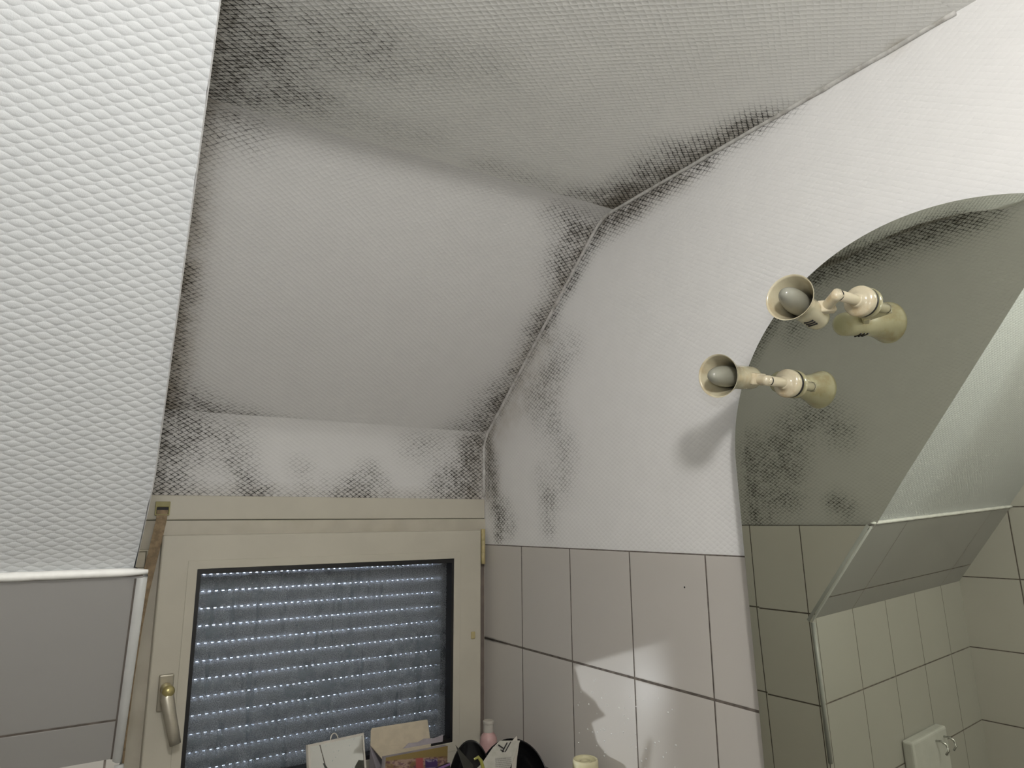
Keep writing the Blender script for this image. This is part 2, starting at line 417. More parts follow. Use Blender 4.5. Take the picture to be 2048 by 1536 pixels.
# strip above the window, sloped niche ceiling and flat ceiling: one continuous profile cut in three
def prof_sheet(name, i0, i1, mat, mold, brown, xa, xb=0.003, nx=76):
    P = [[niche_profile(.062*(k/8))[j] for j in range(i0, i1+1)] for k in range(9)]
    n = i1-i0
    cum = [0.0]
    for a, b in zip(PR[i0:i1], PR[i0+1:i1+1]): cum.append(cum[-1]+math.hypot(b[0]-a[0], b[1]-a[1]))
    base = 0.0
    for a, b in zip(PR[:i0], PR[1:i0+1]): base += math.hypot(b[0]-a[0], b[1]-a[1])
    vals = {}
    def fn(s, t):
        j = round(t*n); x = xb+(xa-xb)*s
        kk = min(7.999, max(0, -x/.9*8)); k0 = int(kk); f = kk-k0
        y = P[k0][j][0]*(1-f)+P[k0+1][j][0]*f; z = P[k0][j][1]*(1-f)+P[k0+1][j][1]*f
        wv = noise.noise(Vector((x*5, y*6, z*6)))*.003
        if z < .3: y -= abs(wv)*.4
        else: z += wv*.8
        v = Vector((x, y, z)); vals[(round(v.x, 5), round(v.y, 5), round(v.z, 5))] = base+cum[j]; return v
    def uv(v): return (v.x, vals.get((round(v.x, 5), round(v.y, 5), round(v.z, 5)), v.z-v.y))
    return struct(sheet(name, fn, nx, n, uv, mat, mold, brown))
ST_MOLD = capsules([((-.83, 0, .30), (-.83, 0, .24), .085, .85), ((-.845, 0, .29), (-.85, 0, .16), .03, .95), ((-.78, 0, .26), (-.68, 0, .25), .05, .5),
    ((-.83, 0, .155), (-.78, 0, .15), .035, .65), ((-.633, 0, .15), (-.62, 0, .135), .032, .7), ((-.68, 0, .2), (-.64, 0, .18), .03, .38),
    ((-.52, 0, .19), (-.51, 0, .18), .03, .36), ((-.34, 0, .185), (-.39, 0, .15), .03, .6), ((-.30, 0, .16), (-.36, 0, .14), .022, .4), ((-.45, 0, .15), (-.43, 0, .14), .02, .3),
    ((-.03, 0, .28), (-.045, 0, .17), .055, 1.0), ((-.09, 0, .17), (-.13, 0, .16), .045, .75), ((-.16, 0, .27), (-.22, 0, .26), .05, .35),
    ((-.89, 0, .125), (0, 0, .125), .009, .75), ((-.62, 0, .125), (-.58, 0, .125), .02, .6), ((-.35, 0, .125), (-.42, 0, .125), .02, .6)])
ST_BROWN = capsules([((-.88, 0, .30), (-.88, 0, .12), .05, .55), ((-.88, 0, .125), (0, 0, .125), .012, .4), ((-.01, 0, .28), (-.02, 0, .14), .05, .45)])
SL_MOLD = capsules([((0, -.50, .74), (0, -.30, .56), .045, .75), ((0, -.30, .56), (0, -.10, .385), .042, .62), ((0, -.10, .385), (0, -.02, .315), .085, .85),
    ((-.03, -.49, .73), (-.03, -.44, .685), .055, .8), ((-.06, -.02, .31), (-.11, 0, .29), .05, .6),
    ((-.86, -.50, .74), (-.845, -.25, .515), .036, .7), ((-.845, -.25, .515), (-.835, -.04, .33), .036, .85), ((-.84, -.02, .32), (-.80, 0, .30), .07, .85),
    ((-.78, -.02, .315), (-.66, 0, .29), .045, .6), ((-.66, -.01, .30), (-.53, 0, .287), .03, .45), ((-.85, -.50, .73), (-.79, -.50, .73), .05, .6),
    ((-.12, -.53, .75), (-.05, -.52, .745), .04, .5)])
SL_BROWN = capsules([((-.865, -.53, .75), (-.84, -.02, .31), .042, 1.0), ((0, -.5, .74), (0, -.02, .31), .03, .45)])
CE_MOLD = capsules([((0, -.56, .765), (0, -.70, .765), .075, 1.0), ((0, -.68, .765), (0, -.90, .765), .055, 1.0), ((0, -.90, .765), (0, -1.0, .765), .04, .9), ((-.05, -.60, .765), (-.11, -.60, .765), .05, .6),
    ((-.04, -.66, .765), (-.05, -.84, .765), .045, .6), ((-.03, -.97, .765), (-.02, -.985, .765), .03, .6), ((-.10, -.80, .765), (-.11, -.83, .765), .04, .25), ((-.2, -.60, .765), (-.35, -.60, .765), .04, .3),
    ((-.885, -.53, .765), (-.885, -.95, .765), .05, 1.0), ((-.85, -.55, .765), (-.83, -.70, .765), .06, .8), ((-.80, -.57, .765), (-.72, -.62, .765), .06, .5),
    ((-.80, -.70, .765), (-.70, -.80, .765), .09, .45), ((-.86, -.82, .765), (-.84, -1.0, .765), .06, .6), ((-.64, -.76, .765), (-.50, -.86, .765), .06, .22), ((-.70, -.60, .765), (-.50, -.62, .765), .05, .2)])
CE_BROWN = capsules([((0, -.56, .765), (-.02, -.64, .765), .05, .6), ((-.90, -.52, .765), (-.90, -1.0, .765), .04, .6), ((0, -.56, .765), (0, -.95, .765), .04, .5), ((.003, -1.224, .766), (.003, -1.236, .766), .012, .9)])
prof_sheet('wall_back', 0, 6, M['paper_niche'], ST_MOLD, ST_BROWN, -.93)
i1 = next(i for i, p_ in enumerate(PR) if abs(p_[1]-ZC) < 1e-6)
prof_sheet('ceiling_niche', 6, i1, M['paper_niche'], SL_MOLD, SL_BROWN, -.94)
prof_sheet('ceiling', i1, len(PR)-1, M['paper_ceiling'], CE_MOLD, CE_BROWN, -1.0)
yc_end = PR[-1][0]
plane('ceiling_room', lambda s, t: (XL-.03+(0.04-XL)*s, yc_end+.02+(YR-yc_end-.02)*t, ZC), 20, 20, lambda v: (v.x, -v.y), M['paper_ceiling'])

# left cheek of the niche (seen in the mirror)
CK_MOLD = capsules([((-.9, -.50, .74), (-.9, -1.05, .755), .05, .95), ((-.9, -.5, .72), (-.9, -.25, .5), .05, .7), ((-.9, -.43, .25), (-.9, -.43, .08), .07, .5), ((-.9, -.32, .22), (-.9, -.31, .03), .07, .7),
    ((-.9, -.56, .33), (-.9, -.62, .26), .06, .5), ((-.9, -.50, .30), (-.9, -.46, .18), .06, .42), ((-.9, -.585, .06), (-.9, -.61, .04), .035, .6), ((-.9, -.03, .30), (-.9, -.03, .05), .08, .8), ((-.9, -.58, .62), (-.9, -.52, .58), .05, .6)])
def yprof(z):
    if z <= .3: return 0.0
    return -min(.62, (z-.3)/.856)
def ck(s, t):
    z = -.012+(ZC+.012)*t; a = yprof(z); b = yslope(z)-.006; y = a+(b-a)*s
    return (xck(z)-.0095*max(0, 1-z/.12)**1.2*s**6, y, z)
plane('wall_cheek', ck, 60, 66, lambda v: (-v.y, v.z), M['paper_niche'], mold=CK_MOLD, flip=True)
def ckt(s, t):
    z = -Z0+Z0*t; b = yslope(z) if z > KZ else KY
    return (xck(max(z, KZ))+.007, b*s, z)
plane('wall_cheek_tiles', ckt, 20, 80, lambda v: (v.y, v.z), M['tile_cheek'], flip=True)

# main roof slope: papered above the tile line, tiled below it
def sl(s, t):
    z = .001+(ZC+.02)*t; x0 = xck(z)-.0095*max(0, 1-z/.12)**1.2+.0012*noise.noise(Vector((3, 9, z*45))); x = x0+(XL-.03-x0)*s
    e = .0022*math.exp(-s*50)
    return (x, yslope(z)+.0055+e, z+.003)
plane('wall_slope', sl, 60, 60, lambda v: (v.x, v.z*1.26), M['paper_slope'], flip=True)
def slt(s, t):
    z = KZ-.02+(.02-KZ)*t; x0 = xck(z)+.0015; return (x0+(XL-.03-x0)*s, yslope(z), z)
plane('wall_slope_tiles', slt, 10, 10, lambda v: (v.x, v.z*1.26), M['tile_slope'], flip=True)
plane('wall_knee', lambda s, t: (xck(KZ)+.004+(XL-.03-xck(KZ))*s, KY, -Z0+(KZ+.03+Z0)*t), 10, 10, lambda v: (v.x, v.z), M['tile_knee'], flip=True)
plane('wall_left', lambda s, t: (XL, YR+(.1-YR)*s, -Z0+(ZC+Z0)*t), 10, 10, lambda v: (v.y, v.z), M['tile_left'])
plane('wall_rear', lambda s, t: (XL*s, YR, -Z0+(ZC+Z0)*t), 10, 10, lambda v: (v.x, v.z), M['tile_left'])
plane('floor', lambda s, t: (XL*s, YR+(0-YR)*t, -Z0), 10, 10, lambda v: (v.x, v.y), M['floor'])
plane('wall_back_tiles', lambda s, t: (-.95*s, .004, -Z0+(Z0-.62)*t), 6, 6, lambda v: (v.x, v.z), M['tile_knee'], flip=True)
bm = bmesh.new(); box(bm, (0, 0, 0), (0, 0, 0)); bm.clear(); slab(bm, [Vector(p_) for p_ in ((-.66, 0, -.60), (-.66, -.33, -.60), (-.45, -.36, -.60), (-.25, -.62, -.60), (0, -.62, -.60), (0, 0, -.60))], Vector((0, 0, 1)), .03); struct(bevel_mod(link('trim_5', bm, M['trim_white'])), 'white window shelf')

# trims: edge strip along the slope tiles, strip down the knee wall, plaster bead on the ledge, caulk bead along the right wall
def edge_strip(name, a, b, na, mat, rad=.006):
    bm = bmesh.new(); tube(bm, [a, b], rad, 12); return struct(link(name, bm, mat, smooth=True))
sd = Vector((0, -.766, 1)).normalized(); sn = Vector((0, -1, -.766)).normalized()
def tip(z, dx=0, dn=0): return Vector((xck(z)+dx, yslope(z), z))+sn*dn
bm = bmesh.new()
a, b = tip(-.004, .0015), tip(KZ, .0015)
pts = [(-.0065, .0), (-.0065, .0020), (-.002, .0040), (.0012, .0045), (.0035, .0035), (.0052, .001), (.0058, -.004), (.0052, -.012)]
ra = [bm.verts.new(a+Vector((p_[0], 0, 0))+sn*p_[1]) for p_ in pts]; rb = [bm.verts.new(b+Vector((p_[0], 0, 0))+sn*p_[1]) for p_ in pts]
for i in range(len(pts)-1): bm.faces.new((ra[i], ra[i+1], rb[i+1], rb[i]))
bm.faces.new(ra)
bmesh.ops.recalc_face_normals(bm, faces=bm.faces)
struct(link('trim_1', bm, M['trim_white'], smooth=True), 'white edge strip along the sloped tiles')
bm = bmesh.new(); slab(bm, [a+Vector((-.0088, 0, 0))+sn*.0004, a+Vector((-.0064, 0, 0))+sn*.0004, b+Vector((-.0064, 0, 0))+sn*.0004, b+Vector((-.0088, 0, 0))+sn*.0004], sn, .002); struct(link('trim_6', bm, M['grout']), 'dark joint beside the sloped edge strip')
bm = bmesh.new(); tube(bm, [Vector((xck(KZ)+.004, KY-.001, KZ)), Vector((xck(KZ)+.004, KY-.001, -.64))], .006, 12)
struct(link('trim_2', bm, M['trim_white'], smooth=True), 'white edge strip down the knee wall corner')
bm = bmesh.new(); pts = []
for i in range(60):
    x = xck(0)+.0065-(i/59)*(.0065+xck(0)-XL); pts.append(Vector((x, yslope(.004)+.002, .004+.0012*noise.noise(Vector((x*40, 2, 5))))))
tube(bm, pts, [.0035]+[.006]+[.0068+.001*noise.noise(Vector((i*.9, 0, 3))) for i in range(58)], 12, flat=.75)
struct(link('trim_3', bm, M['white_plaster'], smooth=True), 'white plaster bead on the tile ledge')
bm = bmesh.new(); pts = []
for (y, z) in [(0, .13), (0, .16), (0, .2), (0, .24)]+[p_ for p_ in PR[4:]]:
    k = noise.noise(Vector((y*20, z*20, 1)))
    pts.append(Vector((.001, y-.0015*(z < .3), z-.0015*(z > .3)+.0012*k)))
tube(bm, pts, [.0042+.0012*noise.noise(Vector((i*.7, 5, 1))) for i in range(len(pts))], 8)
struct(link('trim_4', bm, M['caulk'], smooth=True), 'thin caulk bead where the right wall meets the ceiling')

# ------------------------------------------------------------------ window
win = empty('window_1', (-.44, 0, -.60)); struct(win, 'cream plastic window with black gasket and wet pane')
def fr(bm, x0, x1, z0, z1, l, r, b, t, ya, yb):
    """rectangular ring, member widths l r b t, from front ya to back yb"""
    O = [(x0, z0), (x1, z0), (x1, z1), (x0, z1)]; I = [(x0+l, z0+b), (x1-r, z0+b), (x1-r, z1-t), (x0+l, z1-t)]
    vs = [[bm.verts.new((x, y, z)) for (x, z) in Q] for y in (ya, yb) for Q in (O, I)]
    for i in range(4):
        j = (i+1) % 4
        bm.faces.new((vs[0][i], vs[0][j], vs[1][j], vs[1][i])); bm.faces.new((vs[2][j], vs[2][i], vs[3][i], vs[3][j]))
        bm.faces.new((vs[0][j], vs[0][i], vs[2][i], vs[2][j])); bm.faces.new((vs[1][i], vs[1][j], vs[3][j], vs[3][i]))
    bmesh.ops.recalc_face_normals(bm, faces=bm.faces)
bm = bmesh.new(); box(bm, (-.95, -.006, .0705), (.002, .10, .124)); bevel_mod(link('shutter_box_cover', bm, M['pvc'], win), .003)
bm = bmesh.new(); fr(bm, -.95, .009, -.62, .0695, .155, .03, .03, .05, -.006, .03); bevel_mod(link('window_frame', bm, M['pvc_dirty'], win), .002)
bm = bmesh.new(); fr(bm, -.808, -.024, -.575, .0385, .0725, .083, .09, .0725, -.03, .02); sash = bevel_mod(link('sash', bm, M['pvc'], win), .004, 3)
bm = bmesh.new(); fr(bm, -.7545, -.0885, -.505, -.0155, .0195, .0195, .0215, .0185, -.0316, -.02); bevel_mod(link('glazing_bead', bm, M['pvc'], win), .0012, 2)
bm = bmesh.new(); fr(bm, -.7375, -.1055, -.4855, -.0325, .0105, .009, .011, .0125, -.0295, .008); link('gasket', bm, M['rubber'], win)
bm = bmesh.new(); box(bm, (-.73, .000, -.478), (-.112, .002, -.043)); link('pane', bm, M['pane'], win)
bm = bmesh.new(); box(bm, (-.0235, -.0075, -.575), (-.0015, -.0055, -.054)); link('frame_joint', bm, M['joint'], win)
# hinge, screw cap, striker plate
bm = bmesh.new(); lathe(bm, (-.016, -.026, -.052), (0, 0, 1), [(0, 0), (0, .006), (.028, .006), (.029, .0052), (.03, .006), (.061, .006), (.062, .0052), (.063, .006), (.094, .006), (.094, 0)], 20)
link('hinge', bm, M['hinge'], win, smooth=True); 
bm = bmesh.new(); box(bm, (-.056, -.0345, -.242), (-.044, -.029, -.224)); bevel_mod(link('screw_cap', bm, M['hinge'], win), .002)
bm = bmesh.new(); fr(bm, -.858, -.829, -.035, .010, .005, .005, .007, .005, -.011, -.002); box(bm, (-.853, -.0085, -.028), (-.834, -.004, .005)); bevel_mod(link('striker_plate', bm, M['handle'], win), .0015)
# handle: rosette, neck, lever
h = empty('handle', (0, 0, 0)); h.parent = win; h.location = Vector((0, 0, 0)); BASE[h.name] = BASE[win.name]; C.objects.unlink(h); bpy.data.objects.remove(h)
bm = bmesh.new(); box(bm, (-.7905, -.0375, -.311), (-.7625, -.029, -.2405)); ros = bevel_mod(link('handle', bm, M['handle'], win), .003, 3)
bm = bmesh.new(); lathe(bm, (-.776, -.036, -.268), (0.03, -1, 0), [(0, 0), (0, .0115), (.02, .0105), (.032, .012), (.038, .009), (.039, 0)], 24); link('neck', bm, M['handle_neck'], ros, smooth=True)
bm = bmesh.new(); tube(bm, [(-.777, -.064, -.262), (-.776, -.068, -.280), (-.769, -.074, -.312), (-.7615, -.078, -.342), (-.7555, -.079, -.366)], [.0105, .0125, .0118, .0112, .0105], 16, flat=.6, hint=Vector((0, -1, 0)))
link('lever', bm, M['handle'], ros, smooth=True)
# outer reveal so that daylight enters through the shutter only
bm = bmesh.new()
box(bm, (-.99, .022, -.75), (-.80, .20, .20)); box(bm, (-.055, .022, -.75), (.06, .20, .20)); box(bm, (-.99, .022, -.036), (.06, .20, .20)); box(bm, (-.99, .022, -.75), (.06, .20, -.53))
struct(link('wall_reveal', bm, M['rail']))
bm = bmesh.new()  # unseen shell added around the room to keep daylight from leaking in
for lo, hi in (((-2.1, .05, .15), (.2, .25, 1.2)), ((-2.1, .05, -1.6), (.2, .25, -.70)), ((-2.1, .05, -1.6), (-.98, .25, 1.2)), ((.012, -3.2, -1.6), (.2, .25, 1.2)),
               ((-2.1, -3.2, -1.6), (-1.95, .25, 1.2)), ((-2.1, -3.2, -1.6), (.2, -3.06, 1.2)), ((-2.1, -3.2, .84), (.2, .25, 1.2)), ((-2.1, -3.2, -1.6), (.2, .25, -1.5))):
    box(bm, lo, hi)
struct(link('outer_light_block', bm, M['rail']))

# roller shutter behind the pane: every slat an aluminium shell with a perforated lip
sh = empty('roller_shutter', (-.44, .06, -.53)); tag(sh, 'closed grey roller shutter behind the wet pane, daylight in rows of slits', 'roller shutter')
YS, ZT, DS, XR_, XL_ = .050, -.0511, .0373, -.1115, -.80
for i in range(-1, 13):
    bm = bmesh.new(); zt = ZT-i*DS-.0013; zb = ZT-(i+1)*DS+.0013
    n = 8; ring = []
    for q in range(n+1):
        f = q/n; z = zt+(zb-zt)*f; y = YS-.0065*math.sin(math.pi*f)**.8
        ring.append([bm.verts.new((x, y, z)) for x in (XL_-.01, -.095)])
    back = [[bm.verts.new((x, YS+.006, z)) for x in (XL_-.01, -.095)] for z in (zt, zb)]
    for a, b in zip(ring, ring[1:]): bm.faces.new((a[0], b[0], b[1], a[1]))
    bm.faces.new((ring[0][0], ring[0][1], back[0][1], back[0][0])); bm.faces.new((ring[-1][1], ring[-1][0], back[1][0], back[1][1])); bm.faces.new((back[0][0], back[0][1], back[1][1], back[1][0]))
    x = XR_+.02
    box(bm, (XR_-.003, YS, zb-.0032), (-.09, YS+.005, zb+.0003))
    x = XR_-.003
    while x > XL_:
        xa = x-.0062; xb = xa-.0082                      # slit, then web
        box(bm, (xb, YS, zb-.0032), (xa, YS+.005, zb+.0003)); x = xb
    s_ = link('slat', bm, M['slat'], sh)
    for p_ in s_.data.polygons[:n]: p_.use_smooth = True
for nm, x0, x1 in (('guide_rail', -.1085, -.06), ('guide_rail', -.86, -.775)):
    bm = bmesh.new(); box(bm, (x0, .034, -.60), (x1, .043, .0)); bevel_mod(link(nm, bm, M['rail'], sh), .002)
bm = bmesh.new(); box(bm, (-.80, .045, -.555), (-.07, .058, -.533)); link('bottom_rail', bm, M['slat'], sh)

# strap of the roller shutter
st = empty('shutter_strap', (-.847, -.03, -.58)); tag(st, 'tan woven shutter strap hanging at the left of the window', 'strap')
bm = bmesh.new()
path = [(-.811, -.008, .092), (-.8125, -.016, .070), (-.822, -.02, .0), (-.833, -.022, -.08), (-.8395, -.022, -.15), (-.8445, -.022, -.25), (-.8475, -.022, -.36), (-.849, -.022, -.58)]
wd = .0105; fr_, bk = [], []
for p_ in path:
    p_ = Vector(p_); fr_.append([bm.verts.new(p_+Vector((s*wd, 0, 0))) for s in (-1, 1)]); bk.append([bm.verts.new(p_+Vector((s*wd, .0016, 0))) for s in (-1, 1)])
for i in range(len(path)-1):
    bm.faces.new((fr_[i][0], fr_[i+1][0], fr_[i+1][1], fr_[i][1])); bm.faces.new((bk[i][0], bk[i][1], bk[i+1][1], bk[i+1][0]))
    for s in (0, 1): bm.faces.new((fr_[i][s], fr_[i+1][s], bk[i+1][s], bk[i][s]))
bm.faces.new((fr_[0][0], fr_[0][1], bk[0][1], bk[0][0])); bm.faces.new((fr_[-1][1], fr_[-1][0], bk[-1][0], bk[-1][1]))
bmesh.ops.recalc_face_normals(bm, faces=bm.faces); link('webbing', bm, M['strap'], st)
bm = bmesh.new(); fr(bm, -.826, -.797, .080, .110, .003, .003, .003, .012, -.012, -.004); bevel_mod(link('strap_guide', bm, M['strap_guide'], st), .002)
bm = bmesh.new(); box(bm, (-.823, -.0075, .083), (-.80, -.0061, .099)); link('guide_slot', bm, M['dark'], st)

# ------------------------------------------------------------------ wall mirror on the right wall
MP0 = Vector((-.028, -1, 0)); MN = Vector((1, .0172, .0261)).normalized(); NM = -MN     # NM points into the room
mu = Vector((0, -1, 0)); mu = (mu-MN*mu.dot(MN)).normalized(); mv = NM.cross(mu)*(-1)
if mv.z < 0: mv = -mv
def on_mirror(y, z):
    x = MP0.x-(MN.y*(y-MP0.y)+MN.z*z)/MN.x; return Vector((x, y, z))
def outline(inset):
    pts = []; yc, r, z0 = -1.232, .330-inset, .156; rz = .322-inset
    pts.append((yc+r, -.39+inset)); n = 72
    for i in range(8): pts.append((yc+r, -.39+inset+(z0+.39-inset)*(i+1)/9))
    for i in range(n+1):
        a = math.pi*i/n; pts.append((yc+r*math.cos(a), z0+rz*math.sin(a)))
    for i in range(8): pts.append((yc-r, z0-(z0+.39-inset)*(i+1)/9))
    pts.append((yc-r, -.39+inset)); return pts
mir = empty('wall_mirror', on_mirror(-1.232, -.39)); tag(mir, 'large arched wall mirror without a frame, behind the two ivory spot lamps', 'mirror')
A = [on_mirror(*p_) for p_ in outline(.019)]; B = [on_mirror(*p_)-NM*.00022 for p_ in outline(.0)]; D = [on_mirror(*p_)-NM*.005 for p_ in outline(.0)]
bm = bmesh.new(); f = bm.faces.new([bm.verts.new(p_) for p_ in A]); f.normal_update()
if f.normal.dot(NM) < 0: f.normal_flip()
link('glass', bm, M['mirror'], mir, smooth=False)
bm = bmesh.new(); va = [bm.verts.new(p_) for p_ in A]; vb = [bm.verts.new(p_) for p_ in B]; n = len(va)
for i in range(n):
    j = (i+1) % n; f = bm.faces.new((va[i], va[j], vb[j], vb[i])); f.normal_update()
    if f.normal.dot(NM) < 0: f.normal_flip()
link('bevelled_edge', bm, M['mirror'], mir, smooth=False)
bm = bmesh.new(); vb = [bm.verts.new(p_) for p_ in B]; vd = [bm.verts.new(p_) for p_ in D]
for i in range(n): j = (i+1) % n; bm.faces.new((vb[i], vb[j], vd[j], vd[i]))
bm.faces.new(vd); bmesh.ops.recalc_face_normals(bm, faces=bm.faces)
link('backing', bm, M['mirror_edge'], mir, smooth=False)

# ------------------------------------------------------------------ two spot lamps on the mirror
def spot(label, Bp, Cc, imdir, th, tj, vents):
    Bp, Cc = Vector(Bp), Vector(Cc)
    root = empty('spot_lamp', Bp); tag(root, label, 'spot lamp', 'spot lamps on the mirror')
    v = (Cc-CAM).normalized()
    e = rgt*imdir[0]+up*imdir[1]; e = (e-v*e.dot(v)).normalized()
    ax = (-math.cos(th)*v+math.sin(th)*e).normalized()           # the way the shade opens
    nrm = NM
    bm = bmesh.new(); lathe(bm, Bp, nrm, [(.0015, 0), (.0015, .0215), (.004, .0228), (.0118, .0228), (.0142, .0214), (.0160, .0165), (.0170, .0108), (.0212, .0103), (.0220, .0090), (.0222, 0)], 48)
    link('base', bm, M['ivory_clean'], root, smooth=True)
    bm = bmesh.new(); lathe(bm, Bp, nrm, [(.0002, .0205), (.0002, .0222), (.0018, .0222), (.0018, .0205)], 48); link('painted_gap_shade', bm, M['dark'], root)  # dark ring painted in as the shade between base and mirror
    J = Bp+nrm*tj
    bm = bmesh.new(); lathe(bm, Bp, nrm, [(.02, .0077), (tj-.004, .0077), (tj-.004, .0068), (tj, .0068), (tj, 0)], 28); link('arm', bm, M['ivory_clean'], root, smooth=True)
    side = (J-(Cc-ax*.074)); side = (side-ax*side.dot(ax)).normalized()
    K = Cc-ax*.080+side*.0195
    d = (K-J).normalized()
    bm = bmesh.new(); lathe(bm, J-nrm*.0048, nrm, [(0, .0079), (.0012, .0079), (.0012, .005)], 24); link('joint_gap', bm, M['dark'], root)
    bm = bmesh.new(); tube(bm, [J-d*.004, J+d*.003, K-d*.006, K], [.0082, .0082, .0078, .0085], 20); link('knuckle', bm, M['ivory_clean'], root, smooth=True)
    bm = bmesh.new()
    xx, yy, zz = frame_of(d, ax); tb = Matrix((xx, yy, zz)).transposed().to_4x4(); tb.translation = K-d*.001
    box(bm, (-.0095, -.013, -.008), (.0095, .013, .004), tb); bevel_mod(link('yoke', bm, M['ivory_clean'], root), .003, 3)
    # shade: flared bell with an open mouth, hollow
    outer = [(0, .0334), (-.004, .0321), (-.010, .0297), (-.020, .0258), (-.032, .0222), (-.042, .0201), (-.050, .0192), (-.094, .0188), (-.102, .0178), (-.109, .0135), (-.113, .007), (-.1135, 0)]
    inner = [(0, .0334), (.0006, .0328), (-.004, .0309), (-.010, .0286), (-.020, .0247), (-.032, .0211), (-.042, .0191), (-.052, .0182), (-.078, .0178)]
    bm = bmesh.new(); lathe(bm, Cc, ax, outer, 64); lathe(bm, Cc, ax, inner, 64); bmesh.ops.remove_doubles(bm, verts=bm.verts, dist=1e-5)
    shd = link('shade', bm, M['ivory'], root, smooth=True)
    hint = side
    x, y, z = frame_of(ax, Vector((0, 0, 1)))
    if vents:
        dn = (-up+rgt*.25-v*.25); dn = (dn-ax*dn.dot(ax)).normalized(); tn = ax.cross(dn)
        for i in range(3):
            bm = bmesh.new(); c = Cc-ax*(.060+.0078*i)+dn*.0194
            mt = Matrix((ax, tn, dn)).transposed().to_4x4(); mt.translation = c
            box(bm, (-.0012, -.0065, -.002), (.0012, .0065, .0006), mt); link('vent_slot', bm, M['dark'], shd)
    bm = bmesh.new(); lathe(bm, Cc-ax*.078, ax, [(0, .0176), (.001, .0176), (.001, .0)], 40)
    lathe(bm, Cc-ax*.078, ax, [(0.001, .0145), (.03, .0145), (.03, .010)], 32); link('socket', bm, M['dark'], root)
    prof = []
    for i in range(25):
        f = i/24; dd = -.052+.074*f
        r = .0166*math.sqrt(max(0, 1-((f-.40)/.60)**2))
        prof.append((dd, max(r, 0)))
    prof[-1] = (prof[-1][0], 0); prof = [(-.052, .0)]+prof
    bm = bmesh.new(); lathe(bm, Cc, ax, prof, 48); link('bulb', bm, M['bulb'], root, smooth=True)
    return root
spot('lower ivory spot lamp on the mirror, its shade seen over the white wallpaper', (-.035, -1.02, .273), (-.172, -.990, .276), (-1, .06), R_(31), .060, False)
spot('upper ivory spot lamp on the mirror, with three black vent slots in its shade', (-.035, -1.15, .372), (-.169, -1.120, .364), (-.80, .60), R_(30), .069, True)

# ------------------------------------------------------------------ things on the window shelf
SZ = -.60
# small mirror tile leaning on the sash
mt_n = Vector((.329, -.907, .262)).normalized()
TL, TR = Vector((-.546, -.255, -.359)), Vector((-.416, -.211, -.369))
u_ = (TR-TL).normalized(); v_ = mt_n.cross(u_).normalized()
if v_.z > 0: v_ = -v_
Ls = (SZ+.001-TR.z)/v_.z
sm = empty('shaving_mirror', (TL+TR)/2+v_*Ls); tag(sm, 'small square hanging mirror leaning on the shelf beside the cream carton', 'mirror')
def q4(ins, dn): return [TL+u_*ins+v_*ins+mt_n*dn, TR-u_*ins+v_*ins+mt_n*dn, TR-u_*ins+v_*(Ls-ins)+mt_n*dn, TL+u_*ins+v_*(Ls-ins)+mt_n*dn]
bm = bmesh.new(); slab(bm, q4(.0045, .0), mt_n, .002); link('mirror_glass', bm, M['mirror_small'], sm)
bm = bmesh.new()
O, I = q4(0, .0008), q4(.0045, .0008); Ob = q4(0, -.006)
vo, vi, vb = [bm.verts.new(p_) for p_ in O], [bm.verts.new(p_) for p_ in I], [bm.verts.new(p_) for p_ in Ob]
for i in range(4):
    j = (i+1) % 4; bm.faces.new((vo[i], vo[j], vi[j], vi[i])); bm.faces.new((vo[j], vo[i], vb[i], vb[j]))
bm.faces.new(vb); bmesh.ops.recalc_face_normals(bm, faces=bm.faces); link('frame', bm, M['cap'], sm)
bm = bmesh.new(); cc = (TL+TR)/2-u_*.006
tube(bm, [cc+u_*.0092*math.cos(a)-v_*(.0125*math.sin(a)-.002) for a in [math.pi*i/14 for i in range(15)]], .0013, 8); link('hanging_loop', bm, M['cap'], sm, smooth=True)

# cream carton with its back flap standing up
ct = empty('open_carton', (-.305, -.20, SZ)); tag(ct, 'open cream cardboard box with its back flap standing up by the window', 'box')
bx0, bx1, by0, by1, bh = -.372, -.228, -.222, -.143, -.425
def panel(bm, pts, t=.0012):
    pts = [Vector(p_) for p_ in pts]; n_ = (pts[1]-pts[0]).cross(pts[2]-pts[0]).normalized(); slab(bm, pts, n_, t)
bm = bmesh.new()
panel(bm, [(bx0, by1, SZ), (bx1, by1, SZ), (bx1+.004, by1, -.444), (bx0, by1, -.420)]); panel(bm, [(bx0, by0, SZ), (bx1, by0, SZ), (bx1, by0, -.50), (bx0, by0, -.50)])
panel(bm, [(bx0, by0, SZ), (bx0, by1, SZ), (bx0, by1, -.42), (bx0, by0, -.49)]); panel(bm, [(bx1, by0, SZ), (bx1, by1, SZ), (bx1, by1, -.444), (bx1, by0, -.50)])
panel(bm, [(bx0, by0, SZ+.002), (bx1, by0, SZ+.002), (bx1, by1, SZ+.002), (bx0, by1, SZ+.002)])
link('body', bm, M['carton_out'], ct)
bm = bmesh.new(); panel(bm, [(-.371, -.140, -.420), (-.223, -.140, -.444), (-.2325, -.139, -.3885), (-.236, -.139, -.3875), (-.368, -.139, -.3845), (-.371, -.1395, -.389)], .0014); link('back_flap', bm, M['carton'], ct)
bm = bmesh.new(); panel(bm, [(-.371, -.141, -.420), (-.226, -.141, -.4445), (-.235, -.208, -.462), (-.352, -.216, -.452)], .0014); link('inner_flap', bm, M['carton'], ct)

